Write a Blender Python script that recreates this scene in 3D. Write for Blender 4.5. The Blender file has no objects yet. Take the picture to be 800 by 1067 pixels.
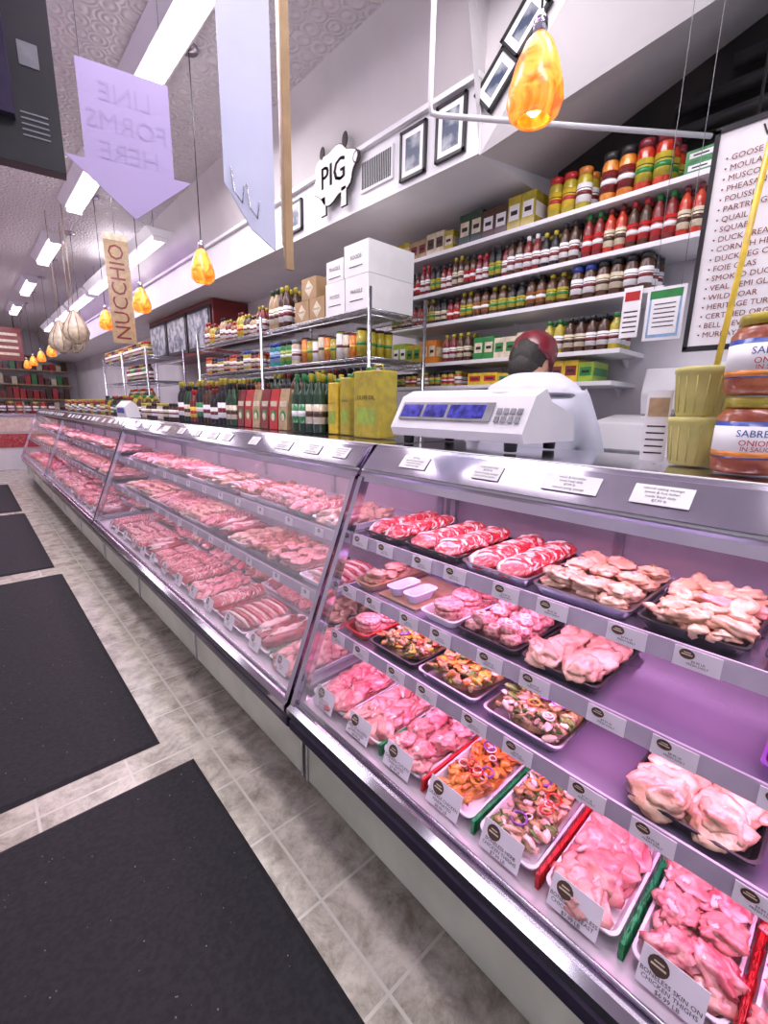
import bpy, math, random
from mathutils import Vector, Matrix, noise
R=random.Random(7)
# ---------------------------------------------------------------- materials
MATS={}
def pm(name,c1,c2=None,scale=12,rough=.5,metal=0,bump=0,kind='noise',lo=.4,hi=.6,emit=0,coat=0,dist=0,sss=0,bscale=None):
    if name in MATS: return MATS[name]
    m=bpy.data.materials.new(name); m.use_nodes=True
    nt=m.node_tree; b=nt.nodes['Principled BSDF']; L=nt.links.new
    if c2 is None: c2=tuple(c*.88 for c in c1)
    tc=nt.nodes.new('ShaderNodeTexCoord')
    if kind=='voronoi':
        t=nt.nodes.new('ShaderNodeTexVoronoi'); t.inputs['Scale'].default_value=scale; out=t.outputs['Distance']
    else:
        t=nt.nodes.new('ShaderNodeTexNoise'); t.inputs['Scale'].default_value=scale; t.inputs['Detail'].default_value=5
        t.inputs['Distortion'].default_value=dist; out=t.outputs['Fac']
    L(tc.outputs['Object'],t.inputs['Vector'])
    r=nt.nodes.new('ShaderNodeValToRGB'); r.color_ramp.elements[0].position=lo; r.color_ramp.elements[1].position=hi
    r.color_ramp.elements[0].color=(*c1,1); r.color_ramp.elements[1].color=(*c2,1)
    L(out,r.inputs['Fac']); L(r.outputs['Color'],b.inputs['Base Color'])
    b.inputs['Roughness'].default_value=rough; b.inputs['Metallic'].default_value=metal
    if coat: b.inputs['Coat Weight'].default_value=coat; b.inputs['Coat Roughness'].default_value=.12
    if sss: b.inputs['Subsurface Weight'].default_value=sss; b.inputs['Subsurface Radius'].default_value=(.02,.008,.006)
    if emit:
        L(r.outputs['Color'],b.inputs['Emission Color']); b.inputs['Emission Strength'].default_value=emit
    if bump:
        bo=out
        if bscale:
            n2=nt.nodes.new('ShaderNodeTexNoise'); n2.inputs['Scale'].default_value=bscale; n2.inputs['Detail'].default_value=4
            L(tc.outputs['Object'],n2.inputs['Vector']); bo=n2.outputs['Fac']
        bn=nt.nodes.new('ShaderNodeBump'); bn.inputs['Strength'].default_value=bump; bn.inputs['Distance'].default_value=.01
        L(bo,bn.inputs['Height']); L(bn.outputs['Normal'],b.inputs['Normal'])
    MATS[name]=m; return m
def glassmat(name,tint=(.98,.96,1),k=.38,base=.014,rough=.015):
    m=bpy.data.materials.new(name); m.use_nodes=True; nt=m.node_tree; nt.nodes.clear(); L=nt.links.new
    o=nt.nodes.new('ShaderNodeOutputMaterial'); mx=nt.nodes.new('ShaderNodeMixShader')
    tr=nt.nodes.new('ShaderNodeBsdfTransparent'); tr.inputs[0].default_value=(*tint,1)
    g=nt.nodes.new('ShaderNodeBsdfGlossy'); g.inputs['Roughness'].default_value=rough
    fr=nt.nodes.new('ShaderNodeFresnel'); fr.inputs['IOR'].default_value=1.3
    mu=nt.nodes.new('ShaderNodeMath'); mu.operation='MULTIPLY_ADD'; mu.inputs[1].default_value=k; mu.inputs[2].default_value=base
    L(fr.outputs[0],mu.inputs[0]); L(mu.outputs[0],mx.inputs[0]); L(tr.outputs[0],mx.inputs[1]); L(g.outputs[0],mx.inputs[2]); L(mx.outputs[0],o.inputs[0])
    MATS[name]=m; return m
def brickmat(name,c1,c2,mortar,w,h,msize,rough=.4,nscale=6,bump=.2,offset=0.0):
    m=bpy.data.materials.new(name); m.use_nodes=True; nt=m.node_tree; b=nt.nodes['Principled BSDF']; L=nt.links.new
    tc=nt.nodes.new('ShaderNodeTexCoord'); br=nt.nodes.new('ShaderNodeTexBrick')
    br.offset=offset; br.inputs['Scale'].default_value=1; br.inputs['Brick Width'].default_value=w; br.inputs['Row Height'].default_value=h
    br.inputs['Mortar Size'].default_value=msize
    n=nt.nodes.new('ShaderNodeTexNoise'); n.inputs['Scale'].default_value=nscale; n.inputs['Detail'].default_value=10; n.inputs['Roughness'].default_value=.75; n.inputs['Distortion'].default_value=.3
    r=nt.nodes.new('ShaderNodeValToRGB'); r.color_ramp.elements[0].position=.36; r.color_ramp.elements[1].position=.6
    r.color_ramp.elements[0].color=(*c1,1); r.color_ramp.elements[1].color=(*c2,1)
    L(tc.outputs['Object'],br.inputs['Vector']); L(tc.outputs['Object'],n.inputs['Vector']); L(n.outputs['Fac'],r.inputs['Fac'])
    L(r.outputs['Color'],br.inputs['Color1']); L(r.outputs['Color'],br.inputs['Color2']); br.inputs['Mortar'].default_value=(*mortar,1)
    L(br.outputs['Color'],b.inputs['Base Color']); b.inputs['Roughness'].default_value=rough
    bn=nt.nodes.new('ShaderNodeBump'); bn.invert=True; bn.inputs['Strength'].default_value=bump; bn.inputs['Distance'].default_value=.005
    L(br.outputs['Fac'],bn.inputs['Height']); L(bn.outputs['Normal'],b.inputs['Normal'])
    MATS[name]=m; return m
def tinmat():
    m=bpy.data.materials.new('tin'); m.use_nodes=True; nt=m.node_tree; b=nt.nodes['Principled BSDF']; L=nt.links.new
    tc=nt.nodes.new('ShaderNodeTexCoord')
    br=nt.nodes.new('ShaderNodeTexBrick'); br.offset=0; br.inputs['Scale'].default_value=1; br.inputs['Brick Width'].default_value=.3; br.inputs['Row Height'].default_value=.3; br.inputs['Mortar Size'].default_value=.008
    v=nt.nodes.new('ShaderNodeTexVoronoi'); v.inputs['Scale'].default_value=10; v.inputs['Randomness'].default_value=.35
    sn=nt.nodes.new('ShaderNodeMath'); sn.operation='MULTIPLY'; sn.inputs[1].default_value=26
    si=nt.nodes.new('ShaderNodeMath'); si.operation='SINE'
    L(tc.outputs['Object'],br.inputs['Vector']); L(tc.outputs['Object'],v.inputs['Vector']); L(v.outputs['Distance'],sn.inputs[0]); L(sn.outputs[0],si.inputs[0])
    ad=nt.nodes.new('ShaderNodeMath'); ad.operation='MULTIPLY_ADD'; ad.inputs[1].default_value=-2; L(br.outputs['Fac'],ad.inputs[0]); L(si.outputs[0],ad.inputs[2])
    bn=nt.nodes.new('ShaderNodeBump'); bn.inputs['Strength'].default_value=.6; bn.inputs['Distance'].default_value=.01
    L(ad.outputs[0],bn.inputs['Height']); L(bn.outputs['Normal'],b.inputs['Normal'])
    b.inputs['Base Color'].default_value=(.74,.69,.72,1); b.inputs['Roughness'].default_value=.35
    MATS['tin']=m
tinmat()
glassmat('glass'); glassmat('glass_plain',(.95,.97,1),.2,.005)
W=pm('white',(.8,.79,.81),(.75,.74,.77),3,.5)
pm('wallwhite',(.73,.71,.74),(.67,.65,.69),2,.6)
pm('slopepaint',(.64,.6,.61),(.58,.55,.56),2,.5)
pm('paper',(.87,.86,.86),(.8,.79,.8),5,.7)
pm('black',(.012,.012,.014),(.02,.02,.022),8,.4)
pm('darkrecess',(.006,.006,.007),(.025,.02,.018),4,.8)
pm('chrome',(.6,.57,.65),(.5,.47,.56),3,.13,1)
pm('steel',(.5,.5,.54),(.42,.42,.47),30,.3,1)
pm('wire',(.65,.65,.68),(.5,.5,.53),30,.25,1)
pm('basepanel',(.66,.7,.62),(.5,.55,.48),2.5,.22,.3)
pm('kick',(.06,.06,.06),None,6,.5)
pm('bumper',(.05,.04,.08),(.07,.06,.11),6,.2,.4)
pm('liner',(.36,.33,.38),(.28,.26,.3),4,.25,.5)
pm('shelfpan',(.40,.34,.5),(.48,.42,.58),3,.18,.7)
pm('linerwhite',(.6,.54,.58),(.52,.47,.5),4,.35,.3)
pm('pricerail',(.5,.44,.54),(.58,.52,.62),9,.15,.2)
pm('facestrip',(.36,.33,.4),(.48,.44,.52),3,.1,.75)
pm('led',(1,.6,.92),(1,.65,.94),1,.5,emit=4)
pm('tube',(1,.97,1),(.98,.95,1),1,.5,emit=8)
pm('tubepurple',(.82,.6,1),(.76,.54,1),1,.5,emit=6)
pm('mat_rubber',(.008,.007,.010),(.015,.014,.018),60,.85,bump=.3)
pm('mat_speck',(.25,.23,.25),None,60,.8)
brickmat('floortile',(.27,.24,.19),(.60,.56,.47),(.6,.57,.5),.31,.31,.005,.22,8,.15)
for n,c in dict(red=(.55,.02,.02),dred=(.22,.015,.015),orange=(.8,.26,.03),yellow=(.8,.56,.03),lime=(.36,.52,.06),green=(.03,.26,.06),dgreen=(.015,.06,.025),
    blue=(.03,.08,.4),lblue=(.3,.5,.75),brown=(.08,.03,.012),tan=(.5,.34,.18),cream=(.82,.72,.52),amber=(.35,.12,.02),purple=(.2,.06,.35),
    pinkc=(.85,.35,.5),gold=(.52,.42,.03),grey=(.3,.3,.32),teal=(.05,.35,.36),maroon=(.2,.012,.025)).items():
    pm(n,c,tuple(min(1,x*.75+.01) for x in c),25,.3,coat=.3)
pm('card',(.86,.82,.86),(.8,.76,.8),5,.6)
pm('cardboard',(.45,.3,.16),(.38,.25,.13),9,.8)
pm('ink',(.03,.02,.02),None,5,.7); pm('inkred',(.4,.02,.03),None,5,.7)
pm('gum',(.66,.6,.2),(.56,.52,.16),14,.5)
pm('sign_lilac',(.58,.48,.77),(.54,.45,.74),2,.5); pm('sign_text',(.53,.43,.73),None,2,.5)
pm('bannerwhite',(.66,.69,.86),(.6,.64,.82),3,.5)
pm('ambershade',(.85,.14,.006),(1,.42,.05),9,.3,emit=.95,dist=2.5,lo=.4,hi=.6,coat=.4)
pm('bulb',(1,.75,.35),None,3,.4,emit=6)
pm('screen',(.02,.02,.12),(.05,.05,.35),40,.1,emit=.5)
pm('photo1',(.05,.07,.12),(.45,.47,.5),12,.3)
# meats
pm('m_beef',(.42,.014,.026),(.72,.26,.25),30,.3,coat=.5,lo=.5,hi=.68,dist=1.6,bump=.4,bscale=70)
pm('m_dark',(.24,.008,.02),(.45,.045,.06),26,.3,coat=.5,dist=1,bump=.4,bscale=60)
pm('m_pork',(.56,.10,.13),(.8,.38,.36),18,.3,coat=.5,dist=1.8,bump=.35,bscale=50)
pm('m_chick',(.56,.17,.165),(.78,.43,.36),14,.3,coat=.5,dist=1.5,bump=.45,bscale=55,lo=.36,hi=.66)
pm('m_pale',(.52,.27,.18),(.72,.46,.33),18,.35,coat=.4,bump=.4,bscale=50)
pm('m_ground',(.42,.03,.045),(.75,.28,.27),70,.4,coat=.4,kind='voronoi',lo=.1,hi=.6,bump=.8)
pm('m_groundp',(.52,.10,.12),(.8,.4,.36),70,.4,coat=.4,kind='voronoi',lo=.1,hi=.6,bump=.8)
pm('m_fat',(.74,.52,.44),(.86,.70,.62),20,.4,coat=.3)
pm('m_skin',(.6,.33,.2),(.76,.52,.36),30,.35,coat=.5,bump=.4,bscale=70)
pm('m_smoke',(.25,.045,.02),(.46,.13,.05),18,.3,coat=.5,bump=.3)
pm('m_orange',(.6,.16,.015),(.78,.34,.05),30,.35,coat=.5,bump=.4)
pm('m_herb',(.16,.11,.03),(.5,.34,.14),45,.4,coat=.4,bump=.5)
pm('m_pepper',(.45,.02,.01),(.55,.06,.02),30,.25,coat=.6); pm('m_leaf',(.08,.16,.02),(.16,.26,.05),40,.4,coat=.3)
pm('grassgreen',(.005,.24,.07),(.01,.36,.12),60,.5); pm('grassred',(.6,.01,.02),(.7,.02,.03),60,.5)
pm('skin',(.5,.28,.19),(.46,.25,.17),20,.5,sss=.1); pm('hair',(.015,.012,.01),(.03,.025,.02),80,.6); pm('coat',(.76,.76,.85),(.68,.68,.78),6,.75)
# ---------------------------------------------------------------- mesh builder
TXT={}
def textgeo(s,size,align='CENTER'):
    k=(s,size,align)
    if k in TXT: return TXT[k]
    c=bpy.data.curves.new('t','FONT'); c.body=s; c.size=size; c.align_x=align; c.align_y='CENTER'; c.resolution_u=2
    o=bpy.data.objects.new('t',c); bpy.context.collection.objects.link(o)
    bpy.context.view_layer.update()
    me=bpy.data.meshes.new_from_object(o.evaluated_get(bpy.context.evaluated_depsgraph_get()))
    r=([tuple(v.co) for v in me.vertices],[tuple(p.vertices) for p in me.polygons])
    bpy.data.objects.remove(o); bpy.data.meshes.remove(me); bpy.data.curves.remove(c)
    TXT[k]=r; return r
FACE_NX=Matrix(((0,0,-1,0),(-1,0,0,0),(0,1,0,0),(0,0,0,1)))   # local x -> -Y, local y -> Z, normal -> -X
class M:
    def __init__(s): s.v=[];s.f=[];s.m=[];s.s=[];s.mats=[]
    def mi(s,n):
        if n not in s.mats: s.mats.append(n)
        return s.mats.index(n)
    def add(s,vs,fs,mat,smooth=False,T=None):
        o=len(s.v); k=s.mi(mat)
        for v in vs:
            if T is not None: v=T@Vector(v)
            s.v.append((v[0],v[1],v[2]))
        for f in fs: s.f.append(tuple(i+o for i in f)); s.m.append(k); s.s.append(smooth)
    def box(s,x0,x1,y0,y1,z0,z1,mat,T=None):
        s.add([(x0,y0,z0),(x1,y0,z0),(x1,y1,z0),(x0,y1,z0),(x0,y0,z1),(x1,y0,z1),(x1,y1,z1),(x0,y1,z1)],
          [(0,3,2,1),(4,5,6,7),(0,1,5,4),(1,2,6,5),(2,3,7,6),(3,0,4,7)],mat,False,T)
    def prism(s,prof,y0,y1,mat,T=None):
        n=len(prof); vs=[(x,y0,z) for x,z in prof]+[(x,y1,z) for x,z in prof]
        fs=[tuple(range(n)),tuple(range(2*n-1,n-1,-1))]+[(i,i+n,(i+1)%n+n,(i+1)%n) for i in range(n)]
        s.add(vs,fs,mat,False,T)
    def loft(s,loops,mat,cap0=True,cap1=True,smooth=True,T=None):
        n=len(loops[0]); vs=[p for l in loops for p in l]; fs=[]
        for k in range(len(loops)-1):
            for i in range(n):
                j=(i+1)%n; fs.append((k*n+i,k*n+j,(k+1)*n+j,(k+1)*n+i))
        if cap0: fs.append(tuple(range(n-1,-1,-1)))
        if cap1: fs.append(tuple((len(loops)-1)*n+i for i in range(n)))
        s.add(vs,fs,mat,smooth,T)
    def lathe(s,prof,mat,c=(0,0,0),seg=14,T=None,smooth=True):
        loops=[[(c[0]+r*math.cos(2*math.pi*i/seg),c[1]+r*math.sin(2*math.pi*i/seg),c[2]+z) for i in range(seg)] for r,z in prof]
        s.loft(loops,mat,True,True,smooth,T)
    def tube(s,pts,r,mat,seg=8,T=None,closed=False):
        pts=[Vector(p) for p in pts]; n=len(pts); loops=[]
        up=Vector((0,0,1))
        for i,p in enumerate(pts):
            a=pts[(i-1)%n] if (i>0 or closed) else p; b=pts[(i+1)%n] if (i<n-1 or closed) else p
            t=(b-a).normalized(); u=up if abs(t.dot(up))<.95 else Vector((1,0,0))
            e=t.cross(u).normalized(); g=t.cross(e).normalized()
            rr=r[i] if isinstance(r,(list,tuple)) else r
            loops.append([tuple(p+e*math.cos(2*math.pi*k/seg)*rr+g*math.sin(2*math.pi*k/seg)*rr) for k in range(seg)])
        if closed: loops.append(loops[0])
        s.loft(loops,mat,not closed,not closed,True,T)
    def blob(s,c,r,mat,rot=0,amp=.18,freq=1.3,seg=14,ring=9,seed=0,tilt=0,T=None,taper=0):
        off=Vector((seed*7.3,seed*3.1,seed*1.7)); vs=[];fs=[]
        RM=Matrix.Rotation(rot,3,'Z')@Matrix.Rotation(tilt,3,'Y')
        for j in range(ring+1):
            th=math.pi*j/ring
            for i in range(seg):
                ph=2*math.pi*i/seg
                d=Vector((math.sin(th)*math.cos(ph),math.sin(th)*math.sin(ph),math.cos(th)))
                k=1+amp*noise.noise(d*freq+off)*2; tp=1-taper*d.x
                p=Vector((d.x*r[0]*k,d.y*r[1]*k*tp,d.z*r[2]*k*tp)); p=RM@p
                vs.append((c[0]+p.x,c[1]+p.y,c[2]+p.z))
        for j in range(ring):
            for i in range(seg):
                k=(i+1)%seg; fs.append((j*seg+i,(j+1)*seg+i,(j+1)*seg+k,j*seg+k))
        s.add(vs,fs,mat,True,T)
    def text(s,t,size,mat,T,align='CENTER'):
        v,f=textgeo(t,size,align); s.add(v,f,mat,False,T)
    def torus(s,c,Rr,r,mat,T=None,seg=14,tilt=0,rot=0):
        RM=Matrix.Translation(c)@Matrix.Rotation(rot,4,'Z')@Matrix.Rotation(tilt,4,'X')
        if T is not None: RM=T@RM
        s.tube([(Rr*math.cos(2*math.pi*i/seg),Rr*math.sin(2*math.pi*i/seg),0) for i in range(seg)],r,mat,6,RM,True)
    def mesh(s,name):
        me=bpy.data.meshes.new(name); me.from_pydata(s.v,[],s.f)
        for n in s.mats: me.materials.append(MATS[n])
        me.polygons.foreach_set('material_index',s.m); me.polygons.foreach_set('use_smooth',s.s); me.update(); return me
    def obj(s,name,parent=None,bevel=0,recenter=True,loc=None):
        if recenter and loc is None and s.v:
            xs=[v[0] for v in s.v];ys=[v[1] for v in s.v];zs=[v[2] for v in s.v]
            c=((min(xs)+max(xs))/2,(min(ys)+max(ys))/2,min(zs)); s.v=[(v[0]-c[0],v[1]-c[1],v[2]-c[2]) for v in s.v]
        else: c=loc or (0,0,0)
        o=bpy.data.objects.new(name,s.mesh(name)); bpy.context.collection.objects.link(o); o.location=c
        if parent: o.parent=parent
        if bevel:
            b=o.modifiers.new('bevel','BEVEL'); b.width=bevel; b.segments=2; b.limit_method='ANGLE'
        return o
def inst(me,name,loc,rz=0,rx=0,ry=0):
    o=bpy.data.objects.new(name,me); bpy.context.collection.objects.link(o); o.location=loc; o.rotation_euler=(rx,ry,rz); return o
def area(name,loc,sx,sy,power,col,rot=(0,0,0),parent=None):
    l=bpy.data.lights.new(name,'AREA'); l.shape='RECTANGLE'; l.size=sx; l.size_y=sy; l.energy=power; l.color=col
    o=bpy.data.objects.new(name,l); bpy.context.collection.objects.link(o); o.location=loc; o.rotation_euler=rot
    if parent: o.parent=parent
    return o
# ---------------------------------------------------------------- room shell
CZ=3.45; XR=2.68; YF=17.0
def slab(name,x0,x1,y0,y1,z0,z1,mat):
    m=M(); m.box(x0,x1,y0,y1,z0,z1,mat); return m.obj(name,recenter=False)
slab('floor',-1.7,2.8,-2.6,17.1,-.1,0,'floortile')
slab('ceiling',-1.7,1.86,-2.6,17.1,CZ,CZ+.1,'tin')
slab('wall_right',XR,2.8,-2.6,17.1,0,CZ+.1,'wallwhite')
slab('wall_left',-1.7,-1.6,-2.6,17.1,0,CZ+.1,'wallwhite')
slab('wall_far',-1.6,XR,YF,17.1,0,CZ+.1,'wallwhite')
m=M()
m.box(-1.6,XR,-2.6,-2.5,0,.6,'wallwhite'); m.box(-1.6,XR,-2.6,-2.5,2.9,CZ,'wallwhite')
for x in (-1.6,.45,XR-.12): m.box(x,x+.12,-2.6,-2.5,.6,2.9,'black')
m.obj('wall_front',recenter=False)
m=M(); m.box(-1.48,2.56,-2.56,-2.55,.6,2.9,'glass_plain'); m.obj('window_1',recenter=False)
slab('ceiling.001',1.86,2.8,-2.6,17.1,CZ,CZ+.1,'slopepaint')
m=M()
m.prism([(1.80,CZ),(2.03,3.04),(XR,3.04),(XR,CZ)],1.55,YF,'slopepaint')
m.prism([(1.985,2.70),(1.985,3.00),(2.0,3.00),(2.0,3.04),(XR,3.04),(XR,2.70)],1.55,YF,'white')
m.prism([(1.955,3.0),(1.955,3.025),(2.04,3.025),(2.04,3.0)],1.55,YF,'white')
m.obj('trim_1',recenter=False)
m=M()
A=[(2.0,1.552,2.70),(XR,1.552,2.80),(XR,.2,3.26),(XR,-.45,CZ),(2.0,.85,CZ),(2.0,1.552,CZ),(1.8,1.552,CZ)]
m.add(A,[(0,3,2),(0,2,1),(0,4,3),(0,5,4),(0,6,5)],'slopepaint')
m.obj('trim_2',recenter=False)
m=M(); m.box(XR-.03,XR-.001,-2.4,1.5,2.62,3.4,'darkrecess')  # dark sheet on the flat wall paints in the shade of a recess
for k in range(3): m.tube([(2.58,1.1-k*.2,2.74+k*.1),(2.58,-2.2,2.80+k*.12)],.03,'black')
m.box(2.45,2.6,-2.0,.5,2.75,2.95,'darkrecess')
m.obj('ductwork_and_recess_shade',recenter=False)
slab('baseboard_right',XR-.015,XR,-2.5,YF,0,.12,'kick')
# ---------------------------------------------------------------- floor mats
rs=random.Random(9)
for i,(x1,a,b) in enumerate([(.535,-.9,1.78),(.455,1.97,4.76),(.43,5.0,7.8),(.42,8.0,10.8)]):
    m=M(); p=.02
    m.loft([[(x1-1.5,a,0.001),(x1,a,0.001),(x1,b,0.001),(x1-1.5,b,0.001)],[(x1-1.5+p,a+p,.012),(x1-p,a+p,.012),(x1-p,b-p,.012),(x1-1.5+p,b-p,.012)]],'mat_rubber',smooth=False)
    for q in range(120):
        x=rs.uniform(x1-1.0,x1-.05); y=rs.uniform(max(a,.3)+.05,b-.05); e=rs.uniform(.001,.003)
        m.blob((x,y,.0122),(e,e,.0008),'mat_speck',amp=.3,seg=5,ring=3,seed=q)
    m.obj('rubber_floor_mat')
# ---------------------------------------------------------------- display cases
def card(m,x,y,z,w=.075,h=.055,tilt=-.35,lines=('BONELESS SKIN ON','CHICKEN BREAST','$8.99 LB'),logo=True,ry=0):
    T=Matrix.Translation((x,y,z))@Matrix.Rotation(ry,4,'Z')@Matrix.Rotation(-tilt,4,'Y')@FACE_NX
    m.box(-w/2,w/2,0,h,-.0015,0,'card',T)
    if logo:
        Tl=T@Matrix.Translation((-w*.22 if lines else 0,h*.70,.0006))
        n=14; m.add([(.17*w*math.cos(2*math.pi*i/n),.25*h*math.sin(2*math.pi*i/n),0) for i in range(n)],[tuple(range(n))],'brown',False,Tl)
        m.box(-.12*w,.12*w,-.05*h,.0*h,0,.0003,'cream',Tl); m.box(-.08*w,.08*w,.06*h,.10*h,0,.0003,'cream',Tl)
    yy=.40 if logo else .75
    for i,l in enumerate(lines):
        m.text(l,h*.16,'ink',T@Matrix.Translation((0,h*(yy-.16*i),.001)))
def display_case(y0,y1,shelves,light=1.0,white=False,cards=True,c=(1,.42,.80)):
    par=bpy.data.objects.new('refrigerated_display_case',None); bpy.context.collection.objects.link(par)
    m=M()
    m.box(.86,1.58,y0,y1,0,.10,'kick')
    m.box(.79,1.60,y0+.004,y1-.004,.10,.36,'basepanel')
    n=max(1,round((y1-y0)/1.15))
    for i in range(n+1):
        y=y0+(y1-y0)*i/n; m.box(.784,.79,max(y0,y-.012),min(y1,y+.012),.10,.36,'steel')
    m.prism([(.74,.34),(.72,.36),(.72,.395),(.74,.41),(.80,.41),(.80,.34)],y0,y1,'bumper')
    m.prism([(.725,.41),(.71,.425),(.71,.45),(.73,.462),(.80,.462),(.80,.41)],y0,y1,'chrome')
    m.obj('base',par)
    m=M(); L='linerwhite' if white else 'liner'
    m.prism([(.76,.452),(.76,.462),(1.57,.50),(1.57,.45)],y0+.02,y1-.02,'linerwhite')
    m.box(1.565,1.60,y0,y1,.36,1.34,L)
    nn=max(2,round((y1-y0)/.8))
    for i in range(nn+1):
        y=y0+.03+(y1-y0-.06)*i/nn; m.box(1.55,1.565,y-.015,y+.015,.5,1.32,'steel')
    m.obj('liner',par)
    m=M()
    for (xf,z,xb) in shelves:
        m.box(xf,xb,y0+.03,y1-.03,z-.012,z,'shelfpan' if not white else 'steel')
        m.prism([(xf-.018,z-.03),(xf-.012,z+.012),(xf-.006,z+.012),(xf-.004,z-.03)],y0+.03,y1-.03,'pricerail')
        m.box(xf-.006,xf+.01,y0+.03,y1-.03,z-.034,z-.028,'chrome')
        m.box(xf+.03,xf+.045,y0+.06,y1-.06,z-.022,z-.013,'led')
        for i in range(nn+1):
            y=y0+.05+(y1-y0-.1)*i/nn; m.prism([(xf+.05,z-.013),(1.56,z-.013),(1.56,z-.06)],y-.004,y+.004,'steel')
    m.box(1.12,1.15,y0+.06,y1-.06,1.305,1.315,'led')
    m.obj('shelves',par)
    m=M()
    m.prism([(1.035,1.245),(1.045,1.27),(1.118,1.362),(1.125,1.37),(1.62,1.37),(1.62,1.33),(1.15,1.33),(1.07,1.25)],y0,y1,'chrome')
    m.prism([(1.05,1.287),(1.044,1.291),(1.108,1.362),(1.114,1.358)],y0+.01,y1-.01,'facestrip')
    m.prism([(1.125,1.3705),(1.125,1.373),(1.145,1.373),(1.145,1.3705)],y0,y1,'white')
    m.prism([(1.052,1.279),(1.048,1.282),(1.052,1.287),(1.056,1.284)],y0,y1,'white')
    y=y0+.14; k=0
    while y<y1-.1 and cards:
        T=Matrix.Translation((1.078,y,1.328))@Matrix.Rotation(.74,4,'Y')@FACE_NX
        w=.045+.025*((k*7)%3)/2
        m.box(-w,w,-.024,.026,.003,.005,'paper',T)
        if y<3.5:
            for q in range(4): m.text(['natural casing sausage','sweet & hot italian','made fresh daily','$7.99 lb'][(q+k)%4],.009,'ink',T@Matrix.Translation((0,.017-.0105*q,.006)))
        y+=.2+.13*((k*5)%4)/3; k+=1
    m.obj('canopy',par)
    m=M()
    for yy in (y0,y1-.022):
        m.prism([(.725,.46),(1.035,1.26),(1.075,1.26),(.775,.46)],yy,yy+.022,'chrome')
        yb=yy+.008
        m.add([(.80,yb,.47),(1.08,yb,1.25),(1.56,yb,1.33),(1.56,yb,.5)],[(0,1,2,3)],'glass_plain')
    m.obj('end_frames',par)
    m=M(); m.add([(.738,y0+.024,.46),(.738,y1-.024,.46),(1.046,y1-.024,1.247),(1.046,y0+.024,1.247)],[(0,1,2,3)],'glass'); m.obj('front_glass',par)
    m=M(); m.tube([(.752,y0+.03,.47),(.752,y1-.03,.47)],.006,'chrome',6); m.obj('glass_clamp',par)
    ln=y1-y0
    for (xf,z,xb) in shelves:
        area('shelf_led',(xf+.06,(y0+y1)/2,z-.03),.03,ln-.15,2.1*ln*light,c,(0,math.radians(-12),0),par)
    area('canopy_led',(1.14,(y0+y1)/2,1.30),.04,ln-.15,3.9*ln*light,(1,.58,.85),(0,0,0),par)
    return par
S1=[(.905,.70,1.45),(.955,.865,1.45),(1.005,1.045,1.45)]
S2=[(.93,.79,1.5),(1.0,1.03,1.5)]
display_case(-.9,1.27,S1)
c2=(1,.55,.80)
display_case(1.29,4.66,S2,.85,white=True,c=c2)
display_case(4.68,8.1,S2,.8,True,c=c2); display_case(8.12,11.5,S2,.8,True,c=c2)
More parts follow.
